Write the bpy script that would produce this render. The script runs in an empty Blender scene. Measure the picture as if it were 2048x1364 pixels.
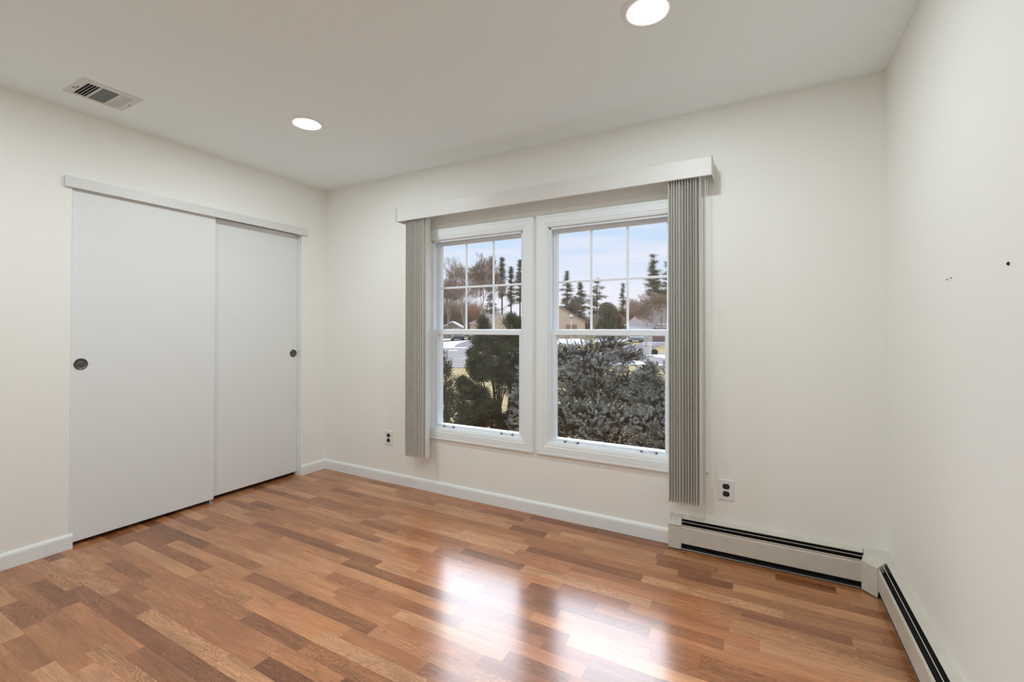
import bpy, math, random
import numpy as np
from mathutils import Matrix, Vector

# ------------------------------------------------------------------ camera (fitted to the room's corners)
F_PX, YAW, PIT, ROL, EYE = 906.2, 0.5007, 0.0094, 0.0014, 1.2128
CX, CY = 1024.0, 651.8
XL, XR, YB, YR, H = -3.359, 0.525, 2.712, -1.10, 2.44      # left wall, right wall, window wall, rear wall, ceiling
G = -0.5                                                  # ground outside
_c, _s = math.cos, math.sin
FW = Vector((-_s(YAW) * _c(PIT), _c(YAW) * _c(PIT), _s(PIT)))
R0 = Vector((_c(YAW), _s(YAW), 0)); U0 = R0.cross(FW)
RT = R0 * _c(ROL) + U0 * _s(ROL); UP = -R0 * _s(ROL) + U0 * _c(ROL)
C = bpy.context.scene.collection
cam_data = bpy.data.cameras.new('camera'); cam = bpy.data.objects.new('camera', cam_data); C.objects.link(cam)
m = Matrix((RT, UP, -FW)).transposed().to_4x4(); m.translation = (0, 0, EYE); cam.matrix_world = m
cam_data.sensor_width = 36.0; cam_data.lens = F_PX * 36.0 / 2048
cam_data.shift_y = (CY - 682) / 2048; cam_data.clip_start = 0.02; cam_data.clip_end = 800
sc = bpy.context.scene; sc.camera = cam
sc.view_settings.view_transform = 'Standard'; sc.view_settings.look = 'None'
sc.view_settings.gamma = 1.0; sc.view_settings.exposure = 0.0; sc.view_settings.use_curve_mapping = False
sc.cycles.use_denoising = True
sc.cycles.max_bounces = 12; sc.cycles.diffuse_bounces = 8; sc.cycles.glossy_bounces = 5
sc.cycles.transparent_max_bounces = 24; sc.cycles.sample_clamp_indirect = 8.0

# ------------------------------------------------------------------ sky: pale winter sky, thin streaks, added bright zone above the visible part for floor glare and daylight
LENS_POWER = 238.0
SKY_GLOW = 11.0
world = bpy.data.worlds.new('winter_sky'); sc.world = world; world.use_nodes = True
wn = world.node_tree; wn.nodes.clear()
def WN(t, **k):
    n = wn.nodes.new(t)
    for a, v in k.items(): setattr(n, a, v)
    return n
def wmath(op, a, b=None, clamp=False):
    n = WN('ShaderNodeMath', operation=op, use_clamp=clamp)
    for i, v in enumerate((a, b)):
        if v is None: continue
        if isinstance(v, (int, float)): n.inputs[i].default_value = v
        else: wn.links.new(v, n.inputs[i])
    return n.outputs[0]
tc = WN('ShaderNodeTexCoord'); sep = WN('ShaderNodeSeparateXYZ'); wn.links.new(tc.outputs['Generated'], sep.inputs[0])
ramp = WN('ShaderNodeValToRGB'); wn.links.new(sep.outputs['Z'], ramp.inputs[0])
el = ramp.color_ramp.elements
el[0].position = 0.0; el[0].color = (.86, .84, .92, 1); el[1].position = 0.9; el[1].color = (.42, .60, .95, 1)
for p, c in ((.09, (.82, .83, .95, 1)), (.15, (.66, .77, .95, 1)), (.22, (.55, .72, .95, 1)), (.32, (.74, .80, .92, 1)), (.7, (.74, .80, .92, 1))):
    e = el.new(p); e.color = c
mp = WN('ShaderNodeMapping'); mp.inputs['Scale'].default_value = (2.2, 2.2, 22); mp.inputs['Rotation'].default_value = (.06, .05, 0)
nz = WN('ShaderNodeTexNoise'); nz.inputs['Scale'].default_value = 1.6; nz.inputs['Detail'].default_value = 5
wn.links.new(tc.outputs['Generated'], mp.inputs[0]); wn.links.new(mp.outputs[0], nz.inputs[0])
cr = WN('ShaderNodeMapRange'); cr.inputs['From Min'].default_value = .42; cr.inputs['From Max'].default_value = .68
wn.links.new(nz.outputs[0], cr.inputs[0])
mix = WN('ShaderNodeMix', data_type='RGBA'); wn.links.new(wmath('MULTIPLY', cr.outputs[0], .75), mix.inputs[0])
wn.links.new(ramp.outputs[0], mix.inputs[6]); mix.inputs[7].default_value = (.87, .84, .94, 1)
hx = math.radians(-27)                                  # heading of the added bright sky zone, out of view
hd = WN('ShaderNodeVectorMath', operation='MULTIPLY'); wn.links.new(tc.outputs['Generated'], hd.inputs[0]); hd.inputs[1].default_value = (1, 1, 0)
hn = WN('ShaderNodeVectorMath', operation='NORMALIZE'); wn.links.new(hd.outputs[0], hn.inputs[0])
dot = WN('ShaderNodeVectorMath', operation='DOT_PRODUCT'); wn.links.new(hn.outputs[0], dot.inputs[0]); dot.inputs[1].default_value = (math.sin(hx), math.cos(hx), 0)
def smooth(src, a, b):
    n = WN('ShaderNodeMapRange', interpolation_type='SMOOTHSTEP'); wn.links.new(src, n.inputs[0])
    n.inputs['From Min'].default_value = a; n.inputs['From Max'].default_value = b; return n.outputs[0]
sd = lambda d: math.sin(math.radians(d))
bank = wmath('MULTIPLY', wmath('MULTIPLY', smooth(sep.outputs['Z'], sd(17), sd(25)), wmath('SUBTRACT', 1.0, smooth(sep.outputs['Z'], sd(46), sd(60)))), smooth(dot.outputs['Value'], math.cos(math.radians(38)), math.cos(math.radians(24))))  # unseen bright zone, added to light the floor and room
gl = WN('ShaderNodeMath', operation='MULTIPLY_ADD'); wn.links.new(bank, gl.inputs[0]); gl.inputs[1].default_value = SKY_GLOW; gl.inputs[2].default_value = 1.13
bg = WN('ShaderNodeBackground'); wo = WN('ShaderNodeOutputWorld')
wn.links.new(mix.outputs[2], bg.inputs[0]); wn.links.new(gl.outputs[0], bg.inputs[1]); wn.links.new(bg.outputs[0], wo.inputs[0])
world.cycles.sampling_method = 'MANUAL'; world.cycles.sample_map_resolution = 1024

# ------------------------------------------------------------------ picture ray -> place
def ray(u, v):
    return FW + RT * ((u - CX) / F_PX) + UP * (-(v - CY) / F_PX)
def at(u, v, Y):
    d = ray(u, v); t = Y / d.y; return Vector((d.x * t, Y, EYE + d.z * t))
def at_depth(u, v, dep):
    d = ray(u, v); return Vector((0, 0, EYE)) + d * dep
def on_ground(u, v, z=G):
    d = ray(u, v); t = (z - EYE) / d.z; return Vector((d.x * t, d.y * t, z))
def ground_at(u, dep):
    p = at_depth(u, 660, dep); p.z = G; return p
def px_h(v, dep):                 # world height of picture row v at that depth
    return at_depth(1024, v, dep).z

# ------------------------------------------------------------------ materials
def mat(name, col, rough=.5, metal=0.0, spec=.5, noise=None, emit=None, bump=None, sheen=None):
    m = bpy.data.materials.new(name); m.use_nodes = True; nt = m.node_tree; b = nt.nodes['Principled BSDF']
    b.inputs['Base Color'].default_value = (*col, 1); b.inputs['Roughness'].default_value = rough
    b.inputs['Metallic'].default_value = metal; b.inputs['Specular IOR Level'].default_value = spec
    if noise:                      # (scale, second colour, low, high)
        t = nt.nodes.new('ShaderNodeTexCoord'); n = nt.nodes.new('ShaderNodeTexNoise'); n.inputs['Scale'].default_value = noise[0]; n.inputs['Detail'].default_value = 4
        r = nt.nodes.new('ShaderNodeMapRange'); r.inputs['From Min'].default_value = noise[2]; r.inputs['From Max'].default_value = noise[3]
        x = nt.nodes.new('ShaderNodeMix'); x.data_type = 'RGBA'; x.inputs[6].default_value = (*col, 1); x.inputs[7].default_value = (*noise[1], 1)
        nt.links.new(t.outputs['Object'], n.inputs[0]); nt.links.new(n.outputs[0], r.inputs[0]); nt.links.new(r.outputs[0], x.inputs[0]); nt.links.new(x.outputs[2], b.inputs['Base Color'])
    if bump:                       # (scale, strength)
        t = nt.nodes.new('ShaderNodeTexCoord'); n = nt.nodes.new('ShaderNodeTexNoise'); n.inputs['Scale'].default_value = bump[0]; n.inputs['Detail'].default_value = 3
        bp = nt.nodes.new('ShaderNodeBump'); bp.inputs['Strength'].default_value = bump[1]; bp.inputs['Distance'].default_value = .002
        nt.links.new(t.outputs['Object'], n.inputs[0]); nt.links.new(n.outputs[0], bp.inputs['Height']); nt.links.new(bp.outputs[0], b.inputs['Normal'])
    if emit:
        b.inputs['Emission Color'].default_value = (*emit[0], 1); b.inputs['Emission Strength'].default_value = emit[1]
    return m
M = dict(
    wall=mat('wall_paint', (.885, .885, .845), .55, spec=.35, bump=(220, .05)),
    ceiling=mat('ceiling_paint', (.90, .985, 1.0), .8, spec=.2),
    trim=mat('trim_paint', (.84, .87, .87), .38),
    door=mat('door_paint', (.79, .81, .81), .45, spec=.4),
    header=mat('header_paint', (.74, .74, .735), .4),
    vinyl=mat('white_vinyl', (.83, .88, .93), .35),
    casing=mat('casing_paint', (.82, .865, .88), .35),
    slat=mat('blind_vinyl', (.77, .76, .72), .5, spec=.4),
    valance=mat('valance_vinyl', (.69, .68, .655), .42, noise=(60, (.67, .66, .635), .5, .75)),
    edge=mat('valance_edge', (.30, .27, .22), .5),
    gap=mat('dark_gap', (.02, .02, .02), .8),
    heater=mat('heater_enamel', (.63, .60, .53), .38, noise=(14, (.57, .54, .47), .5, .75)),
    heater_metal=mat('bare_steel', (.30, .31, .33), .38, metal=.8),
    damper=mat('damper_steel', (.62, .61, .58), .35, metal=.35),
    black=mat('black_plastic', (.012, .012, .012), .35),
    dark=mat('matte_black', (.008, .008, .008), .7),
    bronze=mat('dark_nickel', (.13, .13, .125), .35, metal=.85),
    steel=mat('zinc_steel', (.55, .54, .52), .35, metal=.8),
    plate=mat('outlet_plate', (.80, .81, .82), .35),
    clear=mat('clear_plastic', (.72, .72, .70), .25),
    lens=mat('lamp_lens', (.9, .9, .88), .4, emit=((.885, .985, 1.03), LENS_POWER)),
    ring=mat('lamp_ring', (.93, .94, .92), .45),
    vent=mat('vent_enamel', (.72, .73, .73), .45),
    outside=mat('siding', (.55, .54, .52), .7),
)
def glass_mat():
    m = bpy.data.materials.new('window_glass'); m.use_nodes = True; nt = m.node_tree; nt.nodes.clear()
    o = nt.nodes.new('ShaderNodeOutputMaterial'); tr = nt.nodes.new('ShaderNodeBsdfTransparent'); g = nt.nodes.new('ShaderNodeBsdfGlossy')
    g.inputs['Roughness'].default_value = .01; tr.inputs[0].default_value = (.97, .98, .975, 1)
    # Schlick reflectance, the same from both sides of the thin pane
    lw = nt.nodes.new('ShaderNodeLayerWeight'); pw = nt.nodes.new('ShaderNodeMath'); pw.operation = 'POWER'; pw.inputs[1].default_value = 5
    f = nt.nodes.new('ShaderNodeMath'); f.operation = 'MULTIPLY_ADD'; f.inputs[1].default_value = .96; f.inputs[2].default_value = .035
    nt.links.new(lw.outputs['Facing'], pw.inputs[0]); nt.links.new(pw.outputs[0], f.inputs[0]); x = nt.nodes.new('ShaderNodeMixShader')
    nt.links.new(f.outputs[0], x.inputs[0]); nt.links.new(tr.outputs[0], x.inputs[1]); nt.links.new(g.outputs[0], x.inputs[2]); nt.links.new(x.outputs[0], o.inputs[0])
    return m
M['glass'] = glass_mat()

def floor_mat():
    m = bpy.data.materials.new('laminate_strips'); m.use_nodes = True; nt = m.node_tree; b = nt.nodes['Principled BSDF']
    N = lambda t, **k: (lambda n: ([setattr(n, a, v) for a, v in k.items()], n)[1])(nt.nodes.new(t))
    def MT(op, *a):
        n = N('ShaderNodeMath', operation=op)
        for i, v in enumerate(a):
            if isinstance(v, (int, float)): n.inputs[i].default_value = v
            else: nt.links.new(v, n.inputs[i])
        return n.outputs[0]
    tc = N('ShaderNodeTexCoord'); s = N('ShaderNodeSeparateXYZ'); nt.links.new(tc.outputs['Object'], s.inputs[0])
    X, Y = s.outputs['X'], s.outputs['Y']
    W = .0652
    ry = MT('DIVIDE', MT('SUBTRACT', Y, .664 - 40 * W), W); row = MT('FLOOR', ry); fy = MT('FRACT', ry)
    wr = N('ShaderNodeTexWhiteNoise', noise_dimensions='1D'); nt.links.new(row, wr.inputs['W'])
    # two interleaved strip lengths per row so that the butt joints are irregular
    L = MT('ADD', MT('MULTIPLY', wr.outputs['Value'], .14), .40)
    cx = MT('DIVIDE', MT('ADD', X, MT('ADD', MT('MULTIPLY', wr.outputs['Value'], 7.31), 20.0)), L)
    wj = N('ShaderNodeTexWhiteNoise', noise_dimensions='2D'); cb = N('ShaderNodeCombineXYZ'); nt.links.new(MT('ROUND', cx), cb.inputs[0]); nt.links.new(row, cb.inputs[1]); nt.links.new(cb.outputs[0], wj.inputs['Vector'])
    jit = MT('MULTIPLY', MT('SUBTRACT', wj.outputs['Value'], .5), .5)          # shift each joint by up to a quarter strip
    near = MT('SUBTRACT', cx, MT('ROUND', cx))                                    # -.5 .. .5 around the joint
    col = MT('ADD', MT('ROUND', cx), MT('GREATER_THAN', near, jit))               # cell index
    dj = MT('MULTIPLY', MT('ABSOLUTE', MT('SUBTRACT', near, jit)), L)             # metres to the joint
    cb2 = N('ShaderNodeCombineXYZ'); nt.links.new(col, cb2.inputs[0]); nt.links.new(row, cb2.inputs[1])
    w1 = N('ShaderNodeTexWhiteNoise', noise_dimensions='2D'); nt.links.new(cb2.outputs[0], w1.inputs['Vector'])
    sc1 = N('ShaderNodeSeparateColor'); nt.links.new(w1.outputs['Color'], sc1.inputs[0])
    ra, rb, rc = sc1.outputs[0], sc1.outputs[1], sc1.outputs[2]
    ramp = N('ShaderNodeValToRGB'); nt.links.new(ra, ramp.inputs[0]); ramp.color_ramp.interpolation = 'LINEAR'
    e = ramp.color_ramp.elements; e[0].position = 0; e[0].color = (0.246, 0.089, 0.035, 1); e[1].position = 1; e[1].color = (0.582, 0.288, 0.136, 1)
    for p, c in ((.14, (0.312, 0.115, 0.046, 1)), (.4, (0.414, 0.163, 0.066, 1)), (.7, (0.480, 0.198, 0.081, 1)), (.88, (0.540, 0.242, 0.107, 1))):
        q = e.new(p); q.color = c
    # grain coordinates: per strip offset
    off = N('ShaderNodeCombineXYZ'); nt.links.new(MT('MULTIPLY', ra, 37.0), off.inputs[0]); nt.links.new(MT('MULTIPLY', rb, 53.0), off.inputs[1]); nt.links.new(MT('MULTIPLY', rc, 11.0), off.inputs[2])
    base = N('ShaderNodeVectorMath', operation='ADD'); nt.links.new(tc.outputs['Object'], base.inputs[0]); nt.links.new(off.outputs[0], base.inputs[1])
    mp = N('ShaderNodeMapping'); mp.inputs['Scale'].default_value = (4, 95, 1); nt.links.new(base.outputs[0], mp.inputs[0])
    fine = N('ShaderNodeTexNoise'); fine.inputs['Scale'].default_value = 2.2; fine.inputs['Detail'].default_value = 8; fine.inputs['Roughness'].default_value = .65; nt.links.new(mp.outputs[0], fine.inputs[0])
    mp2 = N('ShaderNodeMapping'); mp2.inputs['Scale'].default_value = (3.0, 19.0, 1); nt.links.new(base.outputs[0], mp2.inputs[0])
    low = N('ShaderNodeTexNoise'); low.inputs['Scale'].default_value = .9; low.inputs['Detail'].default_value = 2.5; low.inputs['Roughness'].default_value = .45; low.inputs['Distortion'].default_value = .5; nt.links.new(mp2.outputs[0], low.inputs[0])
    # cathedral figure: contour lines of the low noise, only on some strips
    ln = MT('FRACT', MT('ADD', MT('MULTIPLY', low.outputs[0], 26.0), MT('MULTIPLY', fine.outputs[0], 1.1))); tri = MT('ABSOLUTE', MT('SUBTRACT', ln, .5))
    fig = N('ShaderNodeMapRange', interpolation_type='SMOOTHSTEP'); nt.links.new(tri, fig.inputs[0]); fig.inputs['From Min'].default_value = .5; fig.inputs['From Max'].default_value = .12
    on = N('ShaderNodeMapRange'); nt.links.new(rb, on.inputs[0]); on.inputs['From Min'].default_value = .35; on.inputs['From Max'].default_value = .75; on.inputs['To Min'].default_value = .03; on.inputs['To Max'].default_value = .36
    fg = MT('MULTIPLY', MT('SUBTRACT', 1.0, fig.outputs[0]), on.outputs[0])
    fr = N('ShaderNodeMapRange'); nt.links.new(fine.outputs[0], fr.inputs[0]); fr.inputs['From Min'].default_value = .32; fr.inputs['From Max'].default_value = .72; fr.inputs['To Min'].default_value = .70; fr.inputs['To Max'].default_value = 1.22
    lr = N('ShaderNodeMapRange'); nt.links.new(low.outputs[0], lr.inputs[0]); lr.inputs['From Min'].default_value = .3; lr.inputs['From Max'].default_value = .7; lr.inputs['To Min'].default_value = .78; lr.inputs['To Max'].default_value = 1.16
    shade = MT('MULTIPLY', MT('MULTIPLY', fr.outputs[0], lr.outputs[0]), MT('SUBTRACT', 1.0, fg))
    # joints: thin darker line
    dy = MT('MULTIPLY', MT('MINIMUM', fy, MT('SUBTRACT', 1.0, fy)), W)
    edge = MT('MINIMUM', MT('DIVIDE', MT('MINIMUM', dy, dj), .0009), 1.0)
    shade2 = MT('MULTIPLY', shade, MT('ADD', MT('MULTIPLY', edge, .22), .78))
    x = N('ShaderNodeMix', data_type='RGBA', blend_type='MULTIPLY'); x.inputs[0].default_value = 1
    cc = N('ShaderNodeCombineColor'); [nt.links.new(shade2, cc.inputs[i]) for i in range(3)]
    nt.links.new(ramp.outputs[0], x.inputs[6]); nt.links.new(cc.outputs[0], x.inputs[7]); nt.links.new(x.outputs[2], b.inputs['Base Color'])
    b.inputs['Roughness'].default_value = .20; b.inputs['Specular IOR Level'].default_value = .72
    bp = N('ShaderNodeBump'); bp.inputs['Strength'].default_value = .04; bp.inputs['Distance'].default_value = .0006
    nt.links.new(fine.outputs[0], bp.inputs['Height']); nt.links.new(bp.outputs[0], b.inputs['Normal'])
    return m
M['floor'] = floor_mat()

# ------------------------------------------------------------------ mesh helpers
class MB:
    def __init__(s): s.v = []; s.f = []
    def add(s, vs, fs):
        n = len(s.v); s.v += [tuple(v) for v in vs]; s.f += [tuple(n + i for i in f) for f in fs]; return s
    def box(s, x0, x1, y0, y1, z0, z1):
        v = [(x, y, z) for z in (z0, z1) for y in (y0, y1) for x in (x0, x1)]
        return s.add(v, [(0, 2, 3, 1), (4, 5, 7, 6), (0, 1, 5, 4), (2, 6, 7, 3), (0, 4, 6, 2), (1, 3, 7, 5)])
    def prism(s, prof, fn, t0, t1):          # closed 2D profile swept between t0 and t1; fn(a, b, t) -> point
        n = len(prof); v = [fn(a, b, t0) for a, b in prof] + [fn(a, b, t1) for a, b in prof]
        return s.add(v, [tuple(range(n)), tuple(range(2 * n - 1, n - 1, -1))] + [(i, n + i, n + (i + 1) % n, (i + 1) % n) for i in range(n)])
    def tube(s, p0, p1, r0, r1=None, n=10, caps=True):
        p0, p1 = Vector(p0), Vector(p1); r1 = r0 if r1 is None else r1; d = (p1 - p0).normalized()
        a = d.cross(Vector((0, 0, 1)) if abs(d.z) < .9 else Vector((1, 0, 0))).normalized(); b = d.cross(a)
        v = [p + (a * math.cos(2 * math.pi * i / n) + b * math.sin(2 * math.pi * i / n)) * r for p, r in ((p0, r0), (p1, r1)) for i in range(n)]
        f = [(i, (i + 1) % n, n + (i + 1) % n, n + i) for i in range(n)]
        if caps: f += [tuple(range(n - 1, -1, -1)), tuple(range(n, 2 * n))]
        return s.add(v, f)
    def lathe(s, prof, o, ax, n=40):         # prof [(r, h)], axis vector
        o = Vector(o); d = Vector(ax).normalized(); a = d.cross(Vector((0, 0, 1)) if abs(d.z) < .9 else Vector((1, 0, 0))).normalized(); b = d.cross(a)
        v = [o + d * h + (a * math.cos(2 * math.pi * i / n) + b * math.sin(2 * math.pi * i / n)) * max(r, 1e-5) for r, h in prof for i in range(n)]
        f = [(k * n + i, k * n + (i + 1) % n, (k + 1) * n + (i + 1) % n, (k + 1) * n + i) for k in range(len(prof) - 1) for i in range(n)]
        return s.add(v, f)
    def sphere(s, o, r, sz=1.0, n=14, k=9):
        return s.lathe([(r * math.sin(math.pi * i / k), -r * sz * math.cos(math.pi * i / k)) for i in range(k + 1)], o, (0, 0, 1), n)
    def ring_frame(s, x0, x1, z0, z1, w, y0, y1):   # mitred rectangular frame in the xz plane
        for P in (((x0, z0), (x1, z0), (x1 - w, z0 + w), (x0 + w, z0 + w)), ((x1, z0), (x1, z1), (x1 - w, z1 - w), (x1 - w, z0 + w)),
                  ((x1, z1), (x0, z1), (x0 + w, z1 - w), (x1 - w, z1 - w)), ((x0, z1), (x0, z0), (x0 + w, z0 + w), (x0 + w, z1 - w))):
            s.prism(P, lambda a, b, t: (a, t, b), y0, y1)
        return s
    def build(s, name, m, parent=None, bevel=0, smooth=False, seg=2):
        me = bpy.data.meshes.new(name); me.from_pydata(s.v, [], s.f); me.materials.append(m)
        import bmesh
        bm = bmesh.new(); bm.from_mesh(me); bmesh.ops.recalc_face_normals(bm, faces=bm.faces); bm.to_mesh(me); bm.free()
        o = bpy.data.objects.new(name, me); C.objects.link(o)
        if parent: o.parent = parent; o.matrix_parent_inverse = Matrix.Translation(-parent.location) if parent.type == 'EMPTY' else Matrix()
        if smooth:
            for p in me.polygons: p.use_smooth = True
        if bevel:
            b = o.modifiers.new('bevel', 'BEVEL'); b.width = bevel; b.segments = seg; b.limit_method = 'ANGLE'; b.angle_limit = math.radians(40)
        return o
def np_mesh(name, V, Fc, k, m, parent=None, smooth=False):     # V (n,3), Fc (f,k) index array
    me = bpy.data.meshes.new(name); V = np.asarray(V, np.float32); Fc = np.asarray(Fc, np.int32)
    me.vertices.add(len(V)); me.vertices.foreach_set('co', V.ravel())
    me.loops.add(Fc.size); me.loops.foreach_set('vertex_index', Fc.ravel())
    me.polygons.add(len(Fc)); me.polygons.foreach_set('loop_start', np.arange(0, Fc.size, k, dtype=np.int32)); me.polygons.foreach_set('loop_total', np.full(len(Fc), k, np.int32))
    me.update(calc_edges=True); me.materials.append(m)
    o = bpy.data.objects.new(name, me); C.objects.link(o)
    if parent: o.parent = parent; o.matrix_parent_inverse = Matrix.Translation(-parent.location)
    return o
def tag(o, label=None, cat=None, group=None, kind=None):
    for k, v in (('label', label), ('category', cat), ('group', group), ('kind', kind)):
        if v: o[k] = v
    return o
def empty(name, loc, label=None, cat=None, group=None, kind=None):
    o = bpy.data.objects.new(name, None); C.objects.link(o); o.location = loc; o.empty_display_size = .1
    return tag(o, label, cat, group, kind)
def struct(mb, name, m, label=None, cat=None, **k):
    return tag(mb.build(name, m, **k), label, cat, kind='structure')

# ------------------------------------------------------------------ room shell
WIN = [(-2.180, -1.397), (-1.215, -.440)]           # clear openings of the two windows (x)
WZ0, WZ1 = .485, 1.889
DY0, DY1, DZ = 1.028, 2.478, 2.03                    # closet opening in the left wall
T = .14
struct(MB().box(XL - .75, XR + T, YR - T, YB + T, -.12, 0), 'floor', M['floor'], 'brown three-strip wood laminate floor', 'floor')
struct(MB().box(XL - .75, XR + T, YR - T, YB + T, H, H + .15), 'ceiling', M['ceiling'], 'flat pale grey ceiling', 'ceiling')
w = MB(); xs = [XL - .75, WIN[0][0], WIN[0][1], WIN[1][0], WIN[1][1], XR + T]
for i in range(5):
    if i in (1, 3):
        w.box(xs[i], xs[i + 1], YB, YB + T, 0, WZ0); w.box(xs[i], xs[i + 1], YB, YB + T, WZ1, H)
    else: w.box(xs[i], xs[i + 1], YB, YB + T, 0, H)
struct(w, 'wall_back', M['wall'], 'white wall with the two windows', 'wall')
w = MB().box(XL - .09, XL, YR, DY0, 0, H).box(XL - .09, XL, DY1, YB, 0, H).box(XL - .09, XL, DY0, DY1, DZ, H)
w.box(XL - .75, XL - .66, YR - T, YB, 0, H).box(XL - .66, XL - .09, DY0 - .25, DY0 - .16, 0, H)
struct(w, 'wall_left', M['wall'], 'white wall around the sliding closet doors', 'wall')
struct(MB().box(XR, XR + T, YR - T, YB, 0, H), 'wall_right', M['wall'], 'plain white wall on the right', 'wall')
struct(MB().box(XL - .66, XR, YR - T, YR, 0, H), 'wall_rear', M['wall'], 'plain white wall behind the viewpoint', 'wall')

# baseboards: flat board with an eased top
def base_prof(h, t): return [(0, 0), (t, 0), (t, h * .80), (t * .82, h * .90), (t * .45, h * .985), (t * .2, h), (0, h)]
BP = base_prof(.082, .013)
struct(MB().prism(BP, lambda a, b, t: (t, YB - a, b), XL, -.452), 'baseboard_back', M['trim'], 'white baseboard under the windows', 'baseboard')
struct(MB().prism(BP, lambda a, b, t: (XL + a, t, b), YR, 1.045).prism(BP, lambda a, b, t: (XL + a, t, b), 2.475, YB - .013), 'baseboard_left', M['trim'], 'white baseboard on both sides of the closet doors', 'baseboard')
struct(MB().prism(BP, lambda a, b, t: (t, YR + a, b), XL, XR), 'baseboard_rear', M['trim'], 'white baseboard of the rear wall', 'baseboard')

# ------------------------------------------------------------------ windows
def profile_casing(x0, x1, z0, z1, w, y):
    """mitred picture-frame casing with a stepped, rounded profile"""
    prof = [(0, 0), (0, .016), (.004, .0185), (.014, .0185), (.018, .0168), (.022, .0176), (w - .024, .0166), (w - .020, .0140), (w - .012, .0140), (w - .008, .0120), (w, .0105), (w, 0)]
    mb = MB(); cor = [(x0, z0, 1, 1), (x1, z0, -1, 1), (x1, z1, -1, -1), (x0, z1, 1, -1)]
    n = len(prof)
    for i in range(4):
        a, b = cor[i], cor[(i + 1) % 4]
        v = [(a[0] + a[2] * p, y - q, a[1] + a[3] * p) for p, q in prof] + [(b[0] + b[2] * p, y - q, b[1] + b[3] * p) for p, q in prof]
        mb.add(v, [(k, n + k, n + (k + 1) % n, (k + 1) % n) for k in range(n)] + [tuple(range(n)), tuple(range(2 * n - 1, n - 1, -1))])
    return mb
def build_window(name, x0, x1, label):
    root = empty(name, ((x0 + x1) / 2, YB, WZ0), label, 'window', kind='structure')
    cw = .080; ov = .001
    profile_casing(x0 - cw + ov, x1 + cw - ov, WZ0 - cw - .005 + ov, WZ1 + cw - .002 - ov, cw, YB).build('casing', M['casing'], root)
    # jamb liner with stops
    j = MB(); jt = .008
    for a, b, y0, y1 in ((0, jt, YB, YB + T), (jt, jt + .010, YB + .004, YB + .018)):
        j.box(x0 + a, x0 + b, y0, y1, WZ0, WZ1).box(x1 - b, x1 - a, y0, y1, WZ0, WZ1)
        j.box(x0 + a, x1 - a, y0, y1, WZ1 - b, WZ1 - a)
    j.box(x0 + jt, x1 - jt, YB, YB + T, WZ0, WZ0 + .006)
    j.build('jamb', M['vinyl'], root)
    X0, X1 = x0 + .009, x1 - .009
    zm = 1.197
    # upper sash (outer track)
    yf, yb = YB + .061, YB + .090
    us = MB(); sw = .031
    us.box(X0, X0 + sw, yf, yb, zm - .018, WZ1 - .008).box(X1 - sw, X1, yf, yb, zm - .018, WZ1 - .008).box(X0 + sw, X1 - sw, yf, yb, WZ1 - .034, WZ1 - .008).box(X0 + sw, X1 - sw, yf, yb, zm - .018, zm + .022)
    us = us.build('upper_sash', M['vinyl'], root, bevel=.003)
    gx0, gx1, gz0, gz1 = X0 + sw, X1 - sw, zm + .022, WZ1 - .034
    MB().box(gx0 - .004, gx1 + .004, yb - .018, yb - .014, gz0 - .004, gz1 + .004).build('pane', M['glass'], us)
    g = MB(); mw = .0075
    bars_x = [gx0 + (gx1 - gx0) * k / 3 for k in (1, 2)]; zb = (gz0 + gz1) / 2 - .006
    for k in (0, 1): g.box(bars_x[k] - mw, bars_x[k] + mw, yb - .026, yb - .0185, gz0, gz1)
    for a, b in ((gx0, bars_x[0] - mw), (bars_x[0] + mw, bars_x[1] - mw), (bars_x[1] + mw, gx1)): g.box(a, b, yb - .026, yb - .0185, zb - mw, zb + mw)
    g.build('muntin_grid', M['vinyl'], us, bevel=.002)
    # lower sash (inner track)
    yf, yb = YB + .020, YB + .059; sw = .034; br = .017
    ls = MB(); lz0 = WZ0 + .006
    ls.box(X0, X0 + sw, yf, yb, lz0, zm + .018).box(X1 - sw, X1, yf, yb, lz0, zm + .018).box(X0 + sw, X1 - sw, yf, yb, zm - .016, zm + .018).box(X0 + sw, X1 - sw, yf, yb, lz0, lz0 + br)
    ls = ls.build('lower_sash', M['vinyl'], root, bevel=.0018)
    gx0, gx1, gz0, gz1 = X0 + sw, X1 - sw, lz0 + br, zm - .016
    MB().ring_frame(gx0 - .001, gx1 + .001, gz0 - .001, gz1 + .001, .0035, yf + .012, yb - .012).build('glazing_bead', M['vinyl'], ls)
    MB().box(gx0, gx1, yb - .0125, yb - .0095, gz0, gz1).build('pane', M['glass'], ls)
    for cxx in (x0 + .155, x1 - .135):
        r = MB(); hw = .043; zc = lz0 + .007
        for sg in (-1, 1):
            xx = cxx + sg * hw
            r.prism([(0, -.006), (.009, -.006), (.012, -.001), (.010, .006), (0, .007)], lambda a, b, t: (t, yf - a, zc + b), xx - .005, xx + .005)
        h = r.build('sash_lift', M['bronze'], ls, bevel=.001); h['label'] = 'dark footed wire sash lift'
        MB().tube((cxx - hw, yf - .011, zc + .004), (cxx + hw, yf - .011, zc + .004), .0017, n=8).build('lift_wire', M['steel'], ls, smooth=True)
    return root
build_window('window_1', *WIN[0], 'left double-hung window with the dark green shrub behind it')
build_window('window_2', *WIN[1], 'right double-hung window with the blue spruce behind it')

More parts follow.
